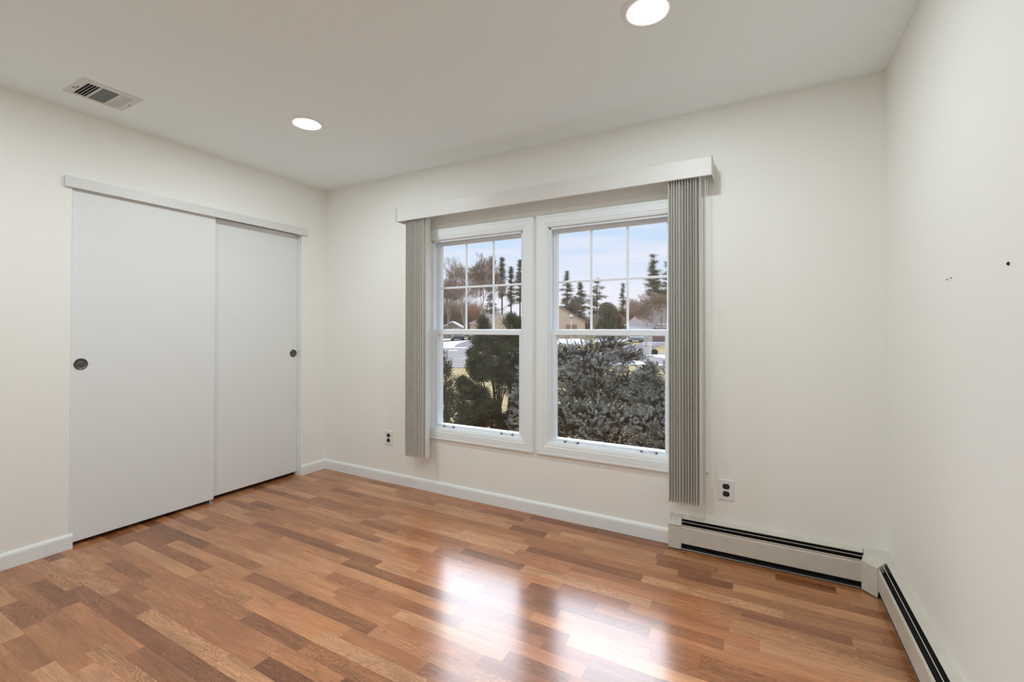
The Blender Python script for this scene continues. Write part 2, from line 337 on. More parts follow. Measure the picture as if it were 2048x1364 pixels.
# ------------------------------------------------------------------ sliding closet doors, left wall
def cup_pull(parent, y, z, x, r, rz=None):
    rz = rz or r
    prof = [(1.0, 0), (1.0, .0022), (.93, .0035), (.80, .0026), (.74, -.0004), (.60, .0003), (0, .0008)]
    mb = MB(); n = 40; V = []
    for rr, h in prof:
        for i in range(n):
            a = 2 * math.pi * i / n; V.append((x + h + .0012, y + math.cos(a) * rr * r, z + math.sin(a) * rr * rz))
    mb.add(V, [(k * n + i, k * n + (i + 1) % n, (k + 1) * n + (i + 1) % n, (k + 1) * n + i) for k in range(len(prof) - 1) for i in range(n)])
    o = mb.build('cup_pull', M['bronze'], parent, smooth=True); o['label'] = 'round dark nickel cup pull'; return o
d1 = empty('door_1', (XL - .03, 1.41, .028), 'nearer closet sliding door with the larger cup pull at its left edge', 'door', kind='structure')
MB().box(XL - .044, XL - .012, 1.0335, 1.797, .024, 2.018).build('door_panel', M['door'], d1, bevel=.002)
cup_pull(d1, 1.079, 1.018, XL - .012, .031, .032)
d2 = empty('door_2', (XL - .07, 2.1, .028), 'rear closet sliding door recessed by the window wall', 'door', kind='structure')
MB().box(XL - .084, XL - .052, 1.74, 2.4725, .028, 2.012).build('door_panel', M['door'], d2, bevel=.002)
cup_pull(d2, 2.437, 1.018, XL - .052, .030, .031)
struct(MB().box(XL, XL + .019, .998, 2.518, 2.003, 2.062), 'trim_1', M['header'], 'painted fascia board over the closet door track', 'trim', bevel=.0015)
struct(MB().box(XL - .09, XL - .0005, DY1 - .004, DY1, 0, DZ).box(XL - .09, XL - .0005, DY0, DY0 + .004, 0, DZ), 'trim_2', M['trim'], 'thin painted jambs of the closet opening', 'trim')
struct(MB().box(XL - .088, XL - .046, DY0 + .004, DY1 - .004, 2.022, DZ), 'trim_3', M['gap'], 'dark overhead track of the closet doors', 'trim')
g = empty('door_guide', (XL - .02, 1.775, 0), 'small metal floor guide under the meeting edges of the closet doors', 'door guide')
MB().box(XL - .05, XL + .006, 1.762, 1.786, 0, .003).build('guide_base', M['steel'], g, bevel=.0008)
MB().box(XL - .0085, XL - .0045, 1.766, 1.782, .003, .026).build('guide_fin', M['steel'], g, bevel=.0008)
MB().tube((XL + .0, 1.779, .003), (XL + .0, 1.779, .0065), .0045, n=12).build('screw', M['steel'], g)

# ------------------------------------------------------------------ vertical blind (both stacks hang from one head rail)
bl = empty('vertical_blind', (-1.3, YB - .09, 2.03), 'off-white vertical blind with valance, slats stacked at both ends of the windows', 'vertical blind')
VX0, VX1, VY, VZ0, VZ1 = -2.396, -.2185, 2.568, 2.028, 2.124
v = MB().prism([(0, 0), (.004, -.0015), (.012, -.0015), (.012, .003), (.006, .008), (.006, .088), (.012, .093), (.012, .097), (.004, .0975), (0, .096)], lambda a, b, t: (t, VY + a, VZ0 + b), VX0, VX1)
v.box(VX0, VX1, VY + .006, YB - .045, VZ1 - .003, VZ1)
val = v.build('valance', M['valance'], bl)
for x in (VX0 - .003, VX1): MB().box(x, x + .003, VY - .001, YB - .002, VZ0 - .002, VZ1 + .002).build('end_return', M['valance'], val, bevel=.001)
e = MB().box(VX0 - .0045, VX0 - .0005, VY - .0025, VY - .0005, VZ0 - .001, VZ1 + .001).build('corner_clip', M['edge'], val); e['label'] = 'brown corner clip'
e = MB().box(VX1 + .0005, VX1 + .0045, VY - .0025, VY - .0005, VZ0 - .001, VZ1 + .001).build('corner_clip', M['edge'], val); e['label'] = 'brown corner clip'
MB().box(VX0 + .03, VX1 - .02, 2.615, 2.660, VZ0 + .030, VZ0 + .062).build('head_rail', M['vinyl'], bl, bevel=.003)
SZ0, SZ1 = .274, VZ0 + .010
def slat(x, yaw=0.0, cy=2.632, w=.089):
    n = 8; prof = []; th = .0011
    for i in range(n + 1):
        t = i / n - .5; prof.append((t * w, .0052 * (1 - (2 * t) ** 2)))
    full = prof + [(a, b + th) for a, b in reversed(prof)]
    ca, sa = math.cos(yaw), math.sin(yaw)
    mb = MB(); mb.prism(full, lambda a, b, t: (x + b * ca - a * sa, cy + a * ca + b * sa, t), SZ0, SZ1)
    s = mb.build('slat', M['slat'], bl)
    MB().box(x - .004, x + .004, cy - .006, cy + .006, SZ1, SZ1 + .022).build('slat_carrier', M['clear'], s)
    return s
rnd = random.Random(3)
for i in range(11): slat(-2.331 + i * .0157, math.radians(rnd.uniform(-3, 3) + 9))
slat(-2.146, math.radians(17))
for i in range(12): slat(-.4375 + i * .0142, math.radians(rnd.uniform(-4, 4) - 4))
ch = MB()
for x, y in ((-.2510, 2.606), (-.2440, 2.612)): ch.tube((x, y, .580), (x, y, 2.05), .0008, n=6)
ch.tube((-.2510, 2.606, .580), (-.2475, 2.609, .573), .0008, n=6).tube((-.2475, 2.609, .573), (-.2440, 2.612, .580), .0008, n=6)
ch.tube((-.2520, 2.600, 1.02), (-.2520, 2.600, 2.05), .0016, n=6)
ch.build('pull_cord', M['clear'], bl)
tp = MB().prism([(-.006, .395), (.006, .395), (.008, .43), (.005, .455), (.007, .49), (.006, .51), (-.006, .51), (-.006, .49), (-.003, .455), (-.007, .43)], lambda a, b, t: (-.2475 + a * .8, 2.609 + t, b + .065), -.004, .004)
tp = tp.build('tension_pulley', M['clear'], bl, bevel=.0015); tp['label'] = 'clear plastic cord tensioner'
MB().tube((-.2475, 2.609, .450), (-.2475, 2.609, .462), .0075, n=10).build('tension_wheel', M['steel'], tp)

# ------------------------------------------------------------------ outlets
def outlet(x, z, w, label):
    r = empty('wall_outlet', (x, YB, z), label, 'outlet'); h = .112
    MB().prism([(-w / 2, -h / 2), (w / 2, -h / 2), (w / 2, h / 2), (-w / 2, h / 2)], lambda a, b, t: (x + a * (1 if t == 0 else .93), YB - t, z + b * (1 if t == 0 else .95)), 0, .0055).build('cover_plate', M['plate'], r, bevel=.0012)
    for dz in (.0195, -.0195):
        pts = []
        for i in range(28):
            a = 2 * math.pi * i / 28; pts.append((.0172 * math.cos(a), max(-.0140, min(.0140, .0172 * math.sin(a)))))
        rc = MB().prism(pts, lambda a, b, t: (x + a, YB - t, z + dz + b), .004, .0068).build('receptacle', M['black'], r)
        MB().box(x - .0075, x - .0055, YB - .0072, YB - .0069, z + dz - .002, z + dz + .006).box(x + .0055, x + .0075, YB - .0072, YB - .0069, z + dz - .002, z + dz + .006).tube((x, YB - .0072, z + dz - .007), (x, YB - .0069, z + dz - .007), .0023, n=10).build('contact_slots', M['bronze'], rc)
    MB().tube((x, YB - .005, z), (x, YB - .0066, z), .0028, n=12).build('screw', M['plate'], r)
outlet(-2.604, .352, .088, 'white wall outlet with black sockets left of the left blind stack')
outlet(-.163, .351, .080, 'white wall outlet with black sockets above the baseboard heater')

# fixing holes left in the right wall, built as small raised heads
for (u, vv, r, m_, lb) in ((2018, 527, .0042, 'dark', 'dark hole in the right wall, built as a raised head, highest and nearest one'), (1895.5, 559, .0024, 'heater_metal', 'tiny grey hole mark in the right wall, lower left of a pair'), (1903.5, 556, .0022, 'heater_metal', 'tiny grey hole mark in the right wall, upper right of a pair')):
    d = ray(u, vv); t = XR / d.x; p = Vector((XR, d.y * t, EYE + d.z * t))
    tag(MB().lathe([(0, -.004), (r * .6, -.004), (r, -.002), (r, 0), (.0012, .0), (.0012, .01)], p, (1, 0, 0), 12).build('wall_hole', M[m_]), lb, 'wall_hole')

# ------------------------------------------------------------------ baseboard heaters (profile: depth from wall, height)
def heater(fn, t0, t1, name, loc, label):
    r = empty(name, loc, label, 'baseboard heater')
    P = lambda prof, n, m_, **k: MB().prism(prof, fn, t0, t1).build(n, M[m_], r, **k)
    P([(0, .004), (.0012, .004), (.0012, .1725), (.028, .1640), (.028, .1620), (.0290, .1620), (.0290, .1650), (.0012, .1755), (0, .1755)], 'back_panel', 'heater')
    P([(.0014, .012), (.004, .012), (.004, .150), (.0014, .150)], 'inner_back', 'dark')  # black back sheet, shade inside the casing put into its colour
    P([(.0388, .1512), (.0405, .1532), (.0428, .1524), (.0420, .1500), (.0400, .1496)], 'damper', 'damper')
    P([(.0600, .040), (.0600, .124), (.0585, .128), (.0560, .1295), (.0575, .1340), (.0595, .1385), (.0570, .1400), (.0545, .1350), (.0540, .1290), (.0570, .1265), (.0585, .123), (.0585, .041), (.0540, .0405), (.0540, .0390), (.0590, .0385)], 'front_panel', 'heater')
    P([(.012, .003), (.050, .003), (.0515, .005), (.050, .0072), (.012, .006)], 'bottom_rail', 'heater_metal')
    f = P([(.010, .055), (.048, .055), (.048, .112), (.010, .112)], 'fin_element', 'heater_metal'); f['label'] = 'dark steel fin block'
    P([(.0042, .010), (.020, .010), (.026, .040), (.0042, .040)], 'shadow_liner', 'dark')  # black sheet, shade of the bottom gap put into its colour
    P([(.0042, .114), (.053, .114), (.053, .118), (.0042, .118)], 'slot_shade', 'dark')  # black plate added to keep the top slot dark by colour
    return r
h1 = heater(lambda a, b, t: (t, YB - a, b), -.400, .425, 'baseboard_heater', (0, YB, 0), 'cream baseboard heater under the window wall at the right')
h2 = heater(lambda a, b, t: (XR - a, t, b), YR + .3, 2.618, 'baseboard_heater', (XR, 1, 0), 'cream baseboard heater running along the right wall')
cap = [(0, .004), (.0615, .004), (.0615, .136), (.058, .140), (.034, .1665), (.004, .1775), (0, .1775)]
MB().prism(cap, lambda a, b, t: (t, YB - a, b), -.4535, -.3855).build('end_cap', M['heater'], h1, bevel=.0015)
cl = MB().box(-.4537, -.3853, YB - .0622, YB - .060, .1305, .1325).build('end_cap_seam', M['edge'], h1)
cs = MB()      # corner cap: roof wrapping the corner, chamfered front
top = [(.428, YB), (XR, YB), (XR, 2.607), (.4935, 2.609), (.4615, 2.598), (.412, 2.652), (.4265, 2.680)]
lo = .158
zt = [.178, .178, .178, .166, .139, .139, .167]
n = len(top); V = [(x, y, z) for (x, y), z in zip(top, zt)] + [(x, y, z) for (x, y), z in zip(top, (.17, .17, .17, .158, .006, .006, .158))]
cs.add(V, [(0, 6, 3, 2, 1), (6, 5, 4, 3)] + [(i, (i + 1) % n, n + (i + 1) % n, n + i) for i in range(n)] + [(n, n + 1, n + 2, n + 3, n + 6), (n + 6, n + 3, n + 4, n + 5)])
c = cs.build('corner_cap', M['heater'], h1, bevel=.0008)
# screws left at the end cap
tag(MB().sphere((-.372, 2.640, .0035), .0035, n=10, k=6).build('loose_screw', M['steel'], smooth=True), 'tiny shiny screw head on the floor below the heater end cap', 'screw')

# ------------------------------------------------------------------ ceiling: recessed lights and vent
def downlight(x, y, label):
    r = empty('recessed_light', (x, y, H), label, 'ceiling light', 'round recessed ceiling lights')
    MB().lathe([(.098, 0), (.098, -.003), (.095, -.0060), (.083, -.0064), (.0665, -.0060), (.0658, -.0045)], (x, y, H), (0, 0, 1), 56).build('trim_ring', M['ring'], r, smooth=True)
    l = MB().lathe([(.0655, -.0050), (.0640, -.0058), (.04, -.0060), (0, -.0061)], (x, y, H), (0, 0, 1), 56).build('lens', M['lens'], r, smooth=True)
    l['label'] = 'glowing warm white diffuser'
downlight(-2.358, 1.767, 'lit round recessed light near the closet, seen whole')
downlight(-.374, 1.763, 'lit round recessed light cut by the top of the photo')
downlight(-2.30, .48, 'added unseen recessed light on the closet side, for room brightness')  # unseen lamp added for room light
downlight(-.98, .48, 'added unseen recessed light on the heater side, for room brightness')  # second added lamp out of view, placed to balance wall brightness
vn = empty('ceiling_vent', (-3.007, 1.043, H), 'white square louvred air vent in the ceiling by the closet wall', 'air vent')
vx0, vx1, vy0, vy1 = -3.133, -2.883, .918, 1.168
fr = MB(); o = .034
prof = [(0, 0), (.002, .004), (.030, .0075), (.034, .006), (.034, 0)]
cor = [(vx0, vy0, 1, 1), (vx1, vy0, -1, 1), (vx1, vy1, -1, -1), (vx0, vy1, 1, -1)]
for i in range(4):
    a, b = cor[i], cor[(i + 1) % 4]; k = len(prof)
    fr.add([(a[0] + a[2] * p, a[1] + a[3] * p, H - q) for p, q in prof] + [(b[0] + b[2] * p, b[1] + b[3] * p, H - q) for p, q in prof], [(j, k + j, k + (j + 1) % k, (j + 1) % k) for j in range(k)])
sx0, sx1, sy0, sy1 = vx0 + o, vx1 - o, vy0 + o, vy1 - o
ya, yb_ = sy0 + .052, sy1 - .056
fr.box(sx0, sx1, ya - .005, ya + .003, H - .0085, H - .002).box(sx0, sx1, yb_ - .003, yb_ + .006, H - .0085, H - .002)
fr.build('vent_frame', M['vent'], vn)
MB().box(sx0, sx1, sy0, sy1, H - .0022, H - .0004).build('duct_shade_plate', M['dark'], vn)  # black plate on the ceiling, painted in place of the shaded duct
def louvre(a0, a1, b0, b1, along, tilt):
    if along == 'x': return MB().add([(sx0, a0, H - .003), (sx1, a0, H - .003), (sx1, a1, H - .0105), (sx0, a1, H - .0105), (sx0, a0, H - .0022), (sx1, a0, H - .0022), (sx1, a1, H - .0097), (sx0, a1, H - .0097)], [(0, 1, 2, 3), (7, 6, 5, 4), (0, 4, 5, 1), (1, 5, 6, 2), (2, 6, 7, 3), (3, 7, 4, 0)])
    return MB().add([(a0, b0, H - .003), (a0, b1, H - .003), (a1, b1, H - .0105), (a1, b0, H - .0105), (a0, b0, H - .0022), (a0, b1, H - .0022), (a1, b1, H - .0097), (a1, b0, H - .0097)], [(0, 1, 2, 3), (7, 6, 5, 4), (0, 4, 5, 1), (1, 5, 6, 2), (2, 6, 7, 3), (3, 7, 4, 0)])
for i in range(4):
    y = sy0 + .006 + i * .0125; louvre(y + .009, y, 0, 0, 'x', 1).build('louvre', M['vent'], vn)
for i in range(4):
    y = yb_ + .008 + i * .0125; louvre(y, y + .010, 0, 0, 'x', 1).build('louvre', M['vent'], vn)
for i in range(13):
    x = sx0 + .003 + i * .0138; louvre(x, x + .0052, ya + .003, yb_ - .003, 'y', 1).build('louvre', M['vent'], vn)
MB().box(vx0 + .10, vx0 + .145, vy0 + .020, vy0 + .0225, H - .0085, H - .0055).build('damper_lever', M['bronze'], vn)
for x, y in (((vx0 + vx1) / 2, vy1 - .014), ((vx0 + vx1) / 2 - .02, vy0 + .012)): MB().tube((x, y, H - .0085), (x, y, H - .005), .003, n=10).build('screw', M['dark'], vn)

# ------------------------------------------------------------------ outdoors: materials
M.update(
    lawn=mat('winter_grass', (.50, .375, .19), .95, spec=.1, noise=(2.2, (.40, .32, .15), .45, .62)),
    asphalt=mat('asphalt', (.28, .25, .235), .9, spec=.2, noise=(.9, (.33, .30, .28), .4, .65)),
    asphalt2=mat('driveway_asphalt', (.22, .195, .195), .9, spec=.2, noise=(.7, (.28, .25, .25), .4, .65)),
    kerb=mat('kerb_concrete', (.48, .45, .42), .9),
    snow=mat('old_snow', (.86, .87, .92), .7, spec=.3, noise=(1.5, (.70, .71, .78), .5, .8)),
    spruce=mat('blue_spruce_needles', (.46, .475, .44), .75, spec=.2, noise=(7, (.24, .235, .18), .45, .62)),
    cypress=mat('cypress_sprays', (.075, .078, .040), .8, spec=.15, noise=(4.5, (.15, .18, .05), .50, .66)),
    dry=mat('inner_shade_needles', (.085, .060, .045), .9, spec=.1, noise=(8, (.13, .095, .07), .5, .7)),  # inner foliage colour, darkened to paint the shade inside the crowns
    yew=mat('yew_needles', (.115, .135, .052), .8, spec=.15, noise=(5, (.19, .155, .085), .48, .65)),
    bark=mat('shrub_bark', (.12, .085, .065), .9, spec=.1),
    bark2=mat('reddish_bark', (.10, .06, .045), .9, spec=.1),
    bare=mat('bare_twigs', (.46, .36, .285), .9, spec=.1),
    bare2=mat('russet_twigs', (.56, .38, .285), .9, spec=.1),
    greytwig=mat('grey_twigs', (.38, .32, .26), .9, spec=.1),
    pine=mat('pine_needles', (.19, .19, .115), .9, spec=.1, noise=(.6, (.27, .245, .15), .42, .62)),
    evergreen=mat('evergreen_needles', (.19, .18, .115), .9, spec=.1, noise=(.9, (.27, .24, .15), .42, .62)),
    tan=mat('tan_stucco', (.82, .67, .53), .85, spec=.1),
    roof=mat('roof_shingles', (.44, .34, .28), .9, spec=.1, noise=(3, (.38, .29, .24), .4, .6)),
    roof_grey=mat('grey_shingles', (.36, .30, .28), .9, spec=.1, noise=(3, (.31, .26, .245), .4, .6)),
    white=mat('white_siding', (.78, .78, .80), .7), shed=mat('shed_siding', (.40, .36, .33), .8),
    gdoor=mat('brown_garage_door', (.42, .28, .20), .7), gdoor2=mat('maroon_garage_door', (.30, .20, .18), .7),
    pale=mat('pale_brick', (.74, .72, .64), .85), carred=mat('car_paint_grey', (.30, .30, .33), .3, metal=.3), carwhite=mat('car_paint_white', (.80, .80, .84), .3),
    cardark=mat('car_paint_dark', (.05, .05, .06), .3), tyre=mat('tyre_rubber', (.02, .02, .02), .9), lamp=mat('lamp_globe', (.88, .88, .86), .3), orange=mat('russet_box', (.55, .33, .22), .8),
    pink=mat('pinkish_paint', (.60, .42, .38), .7),
)

# ------------------------------------------------------------------ plant geometry (numpy)
def nrm(a): return a / np.maximum(np.linalg.norm(a, axis=-1, keepdims=True), 1e-9)
def tubes(P0, P1, R0_, R1_, n=4):
    P0, P1 = np.asarray(P0, float), np.asarray(P1, float); R0_, R1_ = np.asarray(R0_, float), np.asarray(R1_, float)
    d = nrm(P1 - P0); ref = np.where(np.abs(d[:, 2:3]) < .9, np.array([[0, 0, 1.]]), np.array([[1., 0, 0]])); a = nrm(np.cross(d, ref)); b = np.cross(d, a)
    an = np.arange(n) * 2 * np.pi / n; ring = a[:, None, :] * np.cos(an)[None, :, None] + b[:, None, :] * np.sin(an)[None, :, None]
    V = np.concatenate([P0[:, None] + ring * R0_[:, None, None], P1[:, None] + ring * R1_[:, None, None]], 1).reshape(-1, 3)
    i = np.arange(n); q = np.stack([i, (i + 1) % n, n + (i + 1) % n, n + i], 1)
    return V, (np.arange(len(P0))[:, None, None] * 2 * n + q[None]).reshape(-1, 4)
def blades(B, D, L, Wd, rng):
    """thin four-sided leaf blades (two crossed quads are avoided: one folded quad with real width)"""
    D = nrm(D); a = nrm(np.cross(D, nrm(rng.normal(size=D.shape)))); L = np.asarray(L)[:, None]; Wd = np.asarray(Wd)[:, None]
    V = np.stack([B - a * Wd * .35, B + D * L * .45 - a * Wd * .5 , B + D * L, B + D * L * .45 + a * Wd * .5], 1).reshape(-1, 3)
    return V, (np.arange(len(B))[:, None] * 4 + np.arange(4)[None])
def bottlebrush(B, D, L, rng, per, nl, nw, flare=.75):
    """needles all round each twig B -> B + D*L"""
    n = len(B); t = rng.random((n, per)); t = t ** .85
    pos = B[:, None] + D[:, None] * (t * L[:, None])[..., None]
    rad = nrm(np.cross(np.repeat(D[:, None], per, 1), rng.normal(size=(n, per, 3))))
    dr = nrm(D[:, None] * (flare + .5 * t[..., None]) + rad)
    return blades(pos.reshape(-1, 3), dr.reshape(-1, 3), rng.uniform(.7, 1.15, n * per) * nl, np.full(n * per, nw), rng)
def shell_points(rng, lobe, n, bias=.55):
    c, r = np.array(lobe[0]), np.array(lobe[1]); u = nrm(rng.normal(size=(n, 3))); k = rng.random(n) ** bias
    return c + u * r * k[:, None], u, k

def brush_shrub(name, root, lobes, per_lobe, twig, needle, mleaf, mbark, seed, up=.25, per=60, trunk_r=.05, nw=.0022, droop=0.0):
    """shrub whose sprays are bottlebrush twigs pointing out of its lobes; branches run from the stem into each lobe"""
    rng = np.random.default_rng(seed); o = empty(name, tuple(root))
    rt_ = np.array(root); Bs, Ds, Ls, Ks = [], [], [], []; b0, b1, r0, r1 = [], [], [], []
    top = max(l[0][2] for l in lobes)
    for (c, r, dens) in lobes:
        c, r = np.array(c), np.array(r); n = int(per_lobe * dens)
        p, u, kk_ = shell_points(rng, (c, r), n); Ks.append(kk_)
        away = p - rt_; away[:, 2] = 0; away = nrm(away)
        out = nrm(away * .55 + u * [.75, .75, .35] + [0, 0, up] + rng.normal(size=p.shape) * .42)
        Bs.append(p); Ds.append(out); Ls.append(rng.uniform(.7, 1.3, n) * twig)
        s0 = rt_ + (0, 0, max(.05, (c[2] - rt_[2]) * rng.uniform(.45, .8))); mid = (s0 + c) / 2 - [0, 0, .04]
        for a, b, ra, rb in ((s0, mid, .014, .010), (mid, c, .010, .006)): b0.append(a); b1.append(b); r0.append(ra); r1.append(rb)
        sel = rng.choice(n, min(n, 46), replace=False)
        for i in sel:
            m_ = c + (p[i] - c) * .4 + rng.normal(size=3) * .01; b0 += [c, m_]; b1 += [m_, p[i]]; r0 += [.0026, .0018]; r1 += [.0018, .001]
    B, D, L = np.concatenate(Bs), np.concatenate(Ds), np.concatenate(Ls)
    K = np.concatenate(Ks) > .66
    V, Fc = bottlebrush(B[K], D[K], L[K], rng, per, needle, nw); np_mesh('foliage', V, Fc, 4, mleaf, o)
    V, Fc = bottlebrush(B[~K], D[~K], L[~K], rng, per, needle, nw); i_ = np_mesh('inner_foliage', V, Fc, 4, M['dry'], o); i_['label'] = 'dark brown inner needles, crown shade put into the colour'
    tp = rt_ + (0, 0, max(.2, (top - rt_[2]) * .72)); k = 6; zz = [rt_ + (tp - rt_) * i / k + np.append(rng.normal(size=2) * .012, 0) for i in range(k + 1)]
    V, Fc = tubes(zz[:-1], zz[1:], [trunk_r * (1 - .8 * i / k) for i in range(k)], [trunk_r * (1 - .8 * (i + 1) / k) for i in range(k)], 8); np_mesh('trunk', V, Fc, 4, mbark, o)
    V, Fc = tubes(b0, b1, r0, r1, 4); np_mesh('branches', V, Fc, 4, mbark, o)
    V, Fc = tubes(B, B + D * L[:, None], np.full(len(B), .0017), np.full(len(B), .0008), 3); np_mesh('twigs', V, Fc, 4, mbark, o)
    return o
def lobe(u, v, Y, ru, rv, ry=None, dens=1.0):
    p = at(u, v, Y); dep = (p - Vector((0, 0, EYE))).dot(FW); k = dep / F_PX
    return ((p.x, p.y, p.z), (ru * k * 1.1, (ry or ru * k), rv * k), dens)

# blue spruce: broad irregular tiers in front of window 2
SP = [lobe(1165, 708, 4.45, 52, 24), lobe(1212, 692, 4.6, 44, 22), lobe(1128, 715, 4.4, 30, 30, dens=.8), lobe(1252, 716, 4.5, 32, 12, dens=.6), lobe(1190, 738, 4.35, 60, 24),
      lobe(1140, 755, 4.3, 42, 26), lobe(1205, 770, 4.45, 52, 24), lobe(1255, 765, 4.3, 30, 22, dens=.8), lobe(1165, 790, 4.55, 60, 26, dens=.8), lobe(1250, 800, 4.6, 50, 30, dens=.8),
      lobe(1135, 822, 4.0, 40, 20), lobe(1185, 832, 3.9, 44, 22), lobe(1240, 838, 3.88, 46, 22), lobe(1160, 868, 4.0, 60, 26), lobe(1225, 880, 3.95, 60, 28), lobe(1110, 850, 4.2, 44, 30),
      lobe(1060, 790, 4.5, 32, 26), lobe(1055, 840, 4.4, 34, 34), lobe(1070, 745, 4.6, 30, 26), lobe(1100, 900, 4.0, 60, 36), lobe(1190, 935, 4.0, 90, 36), lobe(1290, 930, 4.0, 70, 34),
      lobe(1170, 735, 5.1, 60, 30, dens=1), lobe(1150, 790, 5.0, 60, 34, dens=1.2), lobe(1230, 790, 5.1, 60, 34, dens=1.2), lobe(1140, 850, 4.8, 60, 40, dens=1.2), lobe(1220, 850, 4.8, 60, 40, dens=1.2), lobe(1290, 850, 4.9, 50, 44, dens=1.2), lobe(1180, 905, 4.6, 90, 34, dens=1.2)]
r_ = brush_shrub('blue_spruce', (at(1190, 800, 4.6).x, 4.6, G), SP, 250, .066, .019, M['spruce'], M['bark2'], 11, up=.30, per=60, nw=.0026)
tag(r_, 'large spreading blue-grey spruce filling the middle of the right window', 'shrub')
SP2 = [lobe(1300, 742, 4.15, 14, 12, dens=.5), lobe(1294, 765, 4.15, 26, 16, dens=.8), lobe(1318, 778, 4.15, 24, 20), lobe(1290, 792, 4.1, 30, 18), lobe(1325, 815, 4.05, 34, 24), lobe(1300, 850, 3.9, 34, 24),
       lobe(1335, 870, 3.9, 34, 26), lobe(1310, 905, 3.95, 50, 26), lobe(1370, 790, 4.2, 34, 26), lobe(1380, 850, 4.2, 44, 40), lobe(1360, 920, 4.0, 50, 40), lobe(1340, 830, 4.6, 50, 50, dens=.6), lobe(1345, 745, 4.3, 20, 18, dens=.5)]
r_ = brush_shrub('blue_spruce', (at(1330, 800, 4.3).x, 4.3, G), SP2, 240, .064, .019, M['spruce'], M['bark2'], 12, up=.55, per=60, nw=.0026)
tag(r_, 'smaller blue-grey spruce with a pointed leader at the right edge of the right window', 'shrub')

def tuft_shrub(name, root, lobes, per_lobe, leaf, mleaf, mbark, seed, up=.5, per=26, stems=5, spread=.05):
    """shrub of dense leafy tufts on several stems"""
    rng = np.random.default_rng(seed); o = empty(name, tuple(root)); rt_ = np.array(root); BB, DD, KK = [], [], []; b0, b1, r0, r1 = [], [], [], []
    for (c, r, dens) in lobes:
        n = int(per_lobe * dens); p, u, k_ = shell_points(rng, (c, r), n, .5); c = np.array(c); KK.append(np.repeat(k_, per))
        out = nrm(u + [0, 0, up] + rng.normal(size=p.shape) * .35)
        q = np.repeat(p, per, 0) + rng.normal(size=(n * per, 3)) * spread * [1, 1, 1.1]; d = nrm(np.repeat(out, per, 0) + rng.normal(size=(n * per, 3)) * .45)
        BB.append(q); DD.append(d)
        base = rt_ + np.append(rng.uniform(-.16, .16, 2), 0); s = base + (c - base) * [.35, .35, .6]
        for a, b, ra, rb in ((base, s, .012, .009), (s, c, .009, .004)): b0.append(a); b1.append(b); r0.append(ra); r1.append(rb)
        for i in rng.choice(n, min(n, 18), replace=False): b0.append(c); b1.append(p[i]); r0.append(.006); r1.append(.002)
    B, D = np.concatenate(BB), np.concatenate(DD)
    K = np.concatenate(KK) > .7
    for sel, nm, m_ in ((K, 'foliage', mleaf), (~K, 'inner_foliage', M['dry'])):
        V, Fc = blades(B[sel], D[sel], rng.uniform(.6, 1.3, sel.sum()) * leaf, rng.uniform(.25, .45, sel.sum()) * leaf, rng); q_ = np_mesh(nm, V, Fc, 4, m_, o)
        if nm == 'inner_foliage': q_['label'] = 'dark brown inner sprays, crown shade put into the colour'
    V, Fc = tubes(b0, b1, r0, r1, 6); np_mesh('stems', V, Fc, 4, mbark, o)
    return o
CY_ = [lobe(967, 642, 4.75, 10, 9, dens=.35), lobe(1022, 640, 4.85, 13, 11, dens=.5), lobe(1037, 652, 4.85, 12, 12, dens=.4), lobe(966, 657, 4.7, 12, 7, dens=.35), lobe(1002, 675, 4.75, 38, 13), lobe(1035, 680, 4.8, 30, 24), lobe(962, 683, 4.65, 16, 14), lobe(985, 705, 4.6, 38, 20),
       lobe(1030, 725, 4.7, 34, 26), lobe(946, 708, 4.6, 10, 8, dens=.5), lobe(952, 730, 4.55, 18, 18), lobe(990, 742, 4.5, 34, 20), lobe(958, 752, 4.55, 18, 12, dens=.7), lobe(1020, 765, 4.6, 34, 24), lobe(945, 785, 4.35, 20, 12), lobe(925, 765, 4.35, 12, 9, dens=.5),
       lobe(930, 772, 4.4, 13, 10, dens=.5), lobe(960, 790, 4.45, 20, 14), lobe(972, 812, 4.35, 24, 12), lobe(950, 822, 4.3, 30, 16), lobe(1030, 812, 4.6, 14, 26, dens=.8), lobe(958, 842, 4.3, 34, 14), lobe(1008, 842, 4.45, 13, 14, dens=.8), lobe(1020, 866, 4.4, 20, 14, dens=.8), lobe(935, 860, 4.2, 34, 24), lobe(1000, 895, 4.4, 40, 16, dens=.5),
       lobe(1010, 700, 5.2, 36, 40, dens=.8), lobe(1018, 745, 5.2, 30, 30, dens=.8)]
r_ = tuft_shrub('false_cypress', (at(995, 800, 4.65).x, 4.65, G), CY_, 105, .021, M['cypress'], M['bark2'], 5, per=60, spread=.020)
tag(r_, 'tall dark green cypress shrub with clumped sprays filling the left window', 'shrub')
YW = [lobe(893, 742, 4.4, 9, 22, dens=.6), lobe(888, 775, 4.4, 22, 28), lobe(880, 720, 4.45, 12, 24, dens=.6), lobe(902, 800, 4.3, 22, 24), lobe(925, 795, 4.1, 12, 18, dens=.6), lobe(922, 822, 4.05, 24, 20), lobe(885, 835, 4.1, 30, 34), lobe(915, 860, 4.0, 34, 26), lobe(870, 800, 4.5, 30, 50), lobe(860, 870, 4.2, 50, 40), lobe(935, 840, 4.05, 14, 22, dens=.5)]
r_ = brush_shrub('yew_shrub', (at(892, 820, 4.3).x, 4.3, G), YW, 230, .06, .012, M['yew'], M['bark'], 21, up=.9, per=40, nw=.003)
tag(r_, 'mid-green feathery evergreen shrub in the lower left corner of the left window', 'shrub')

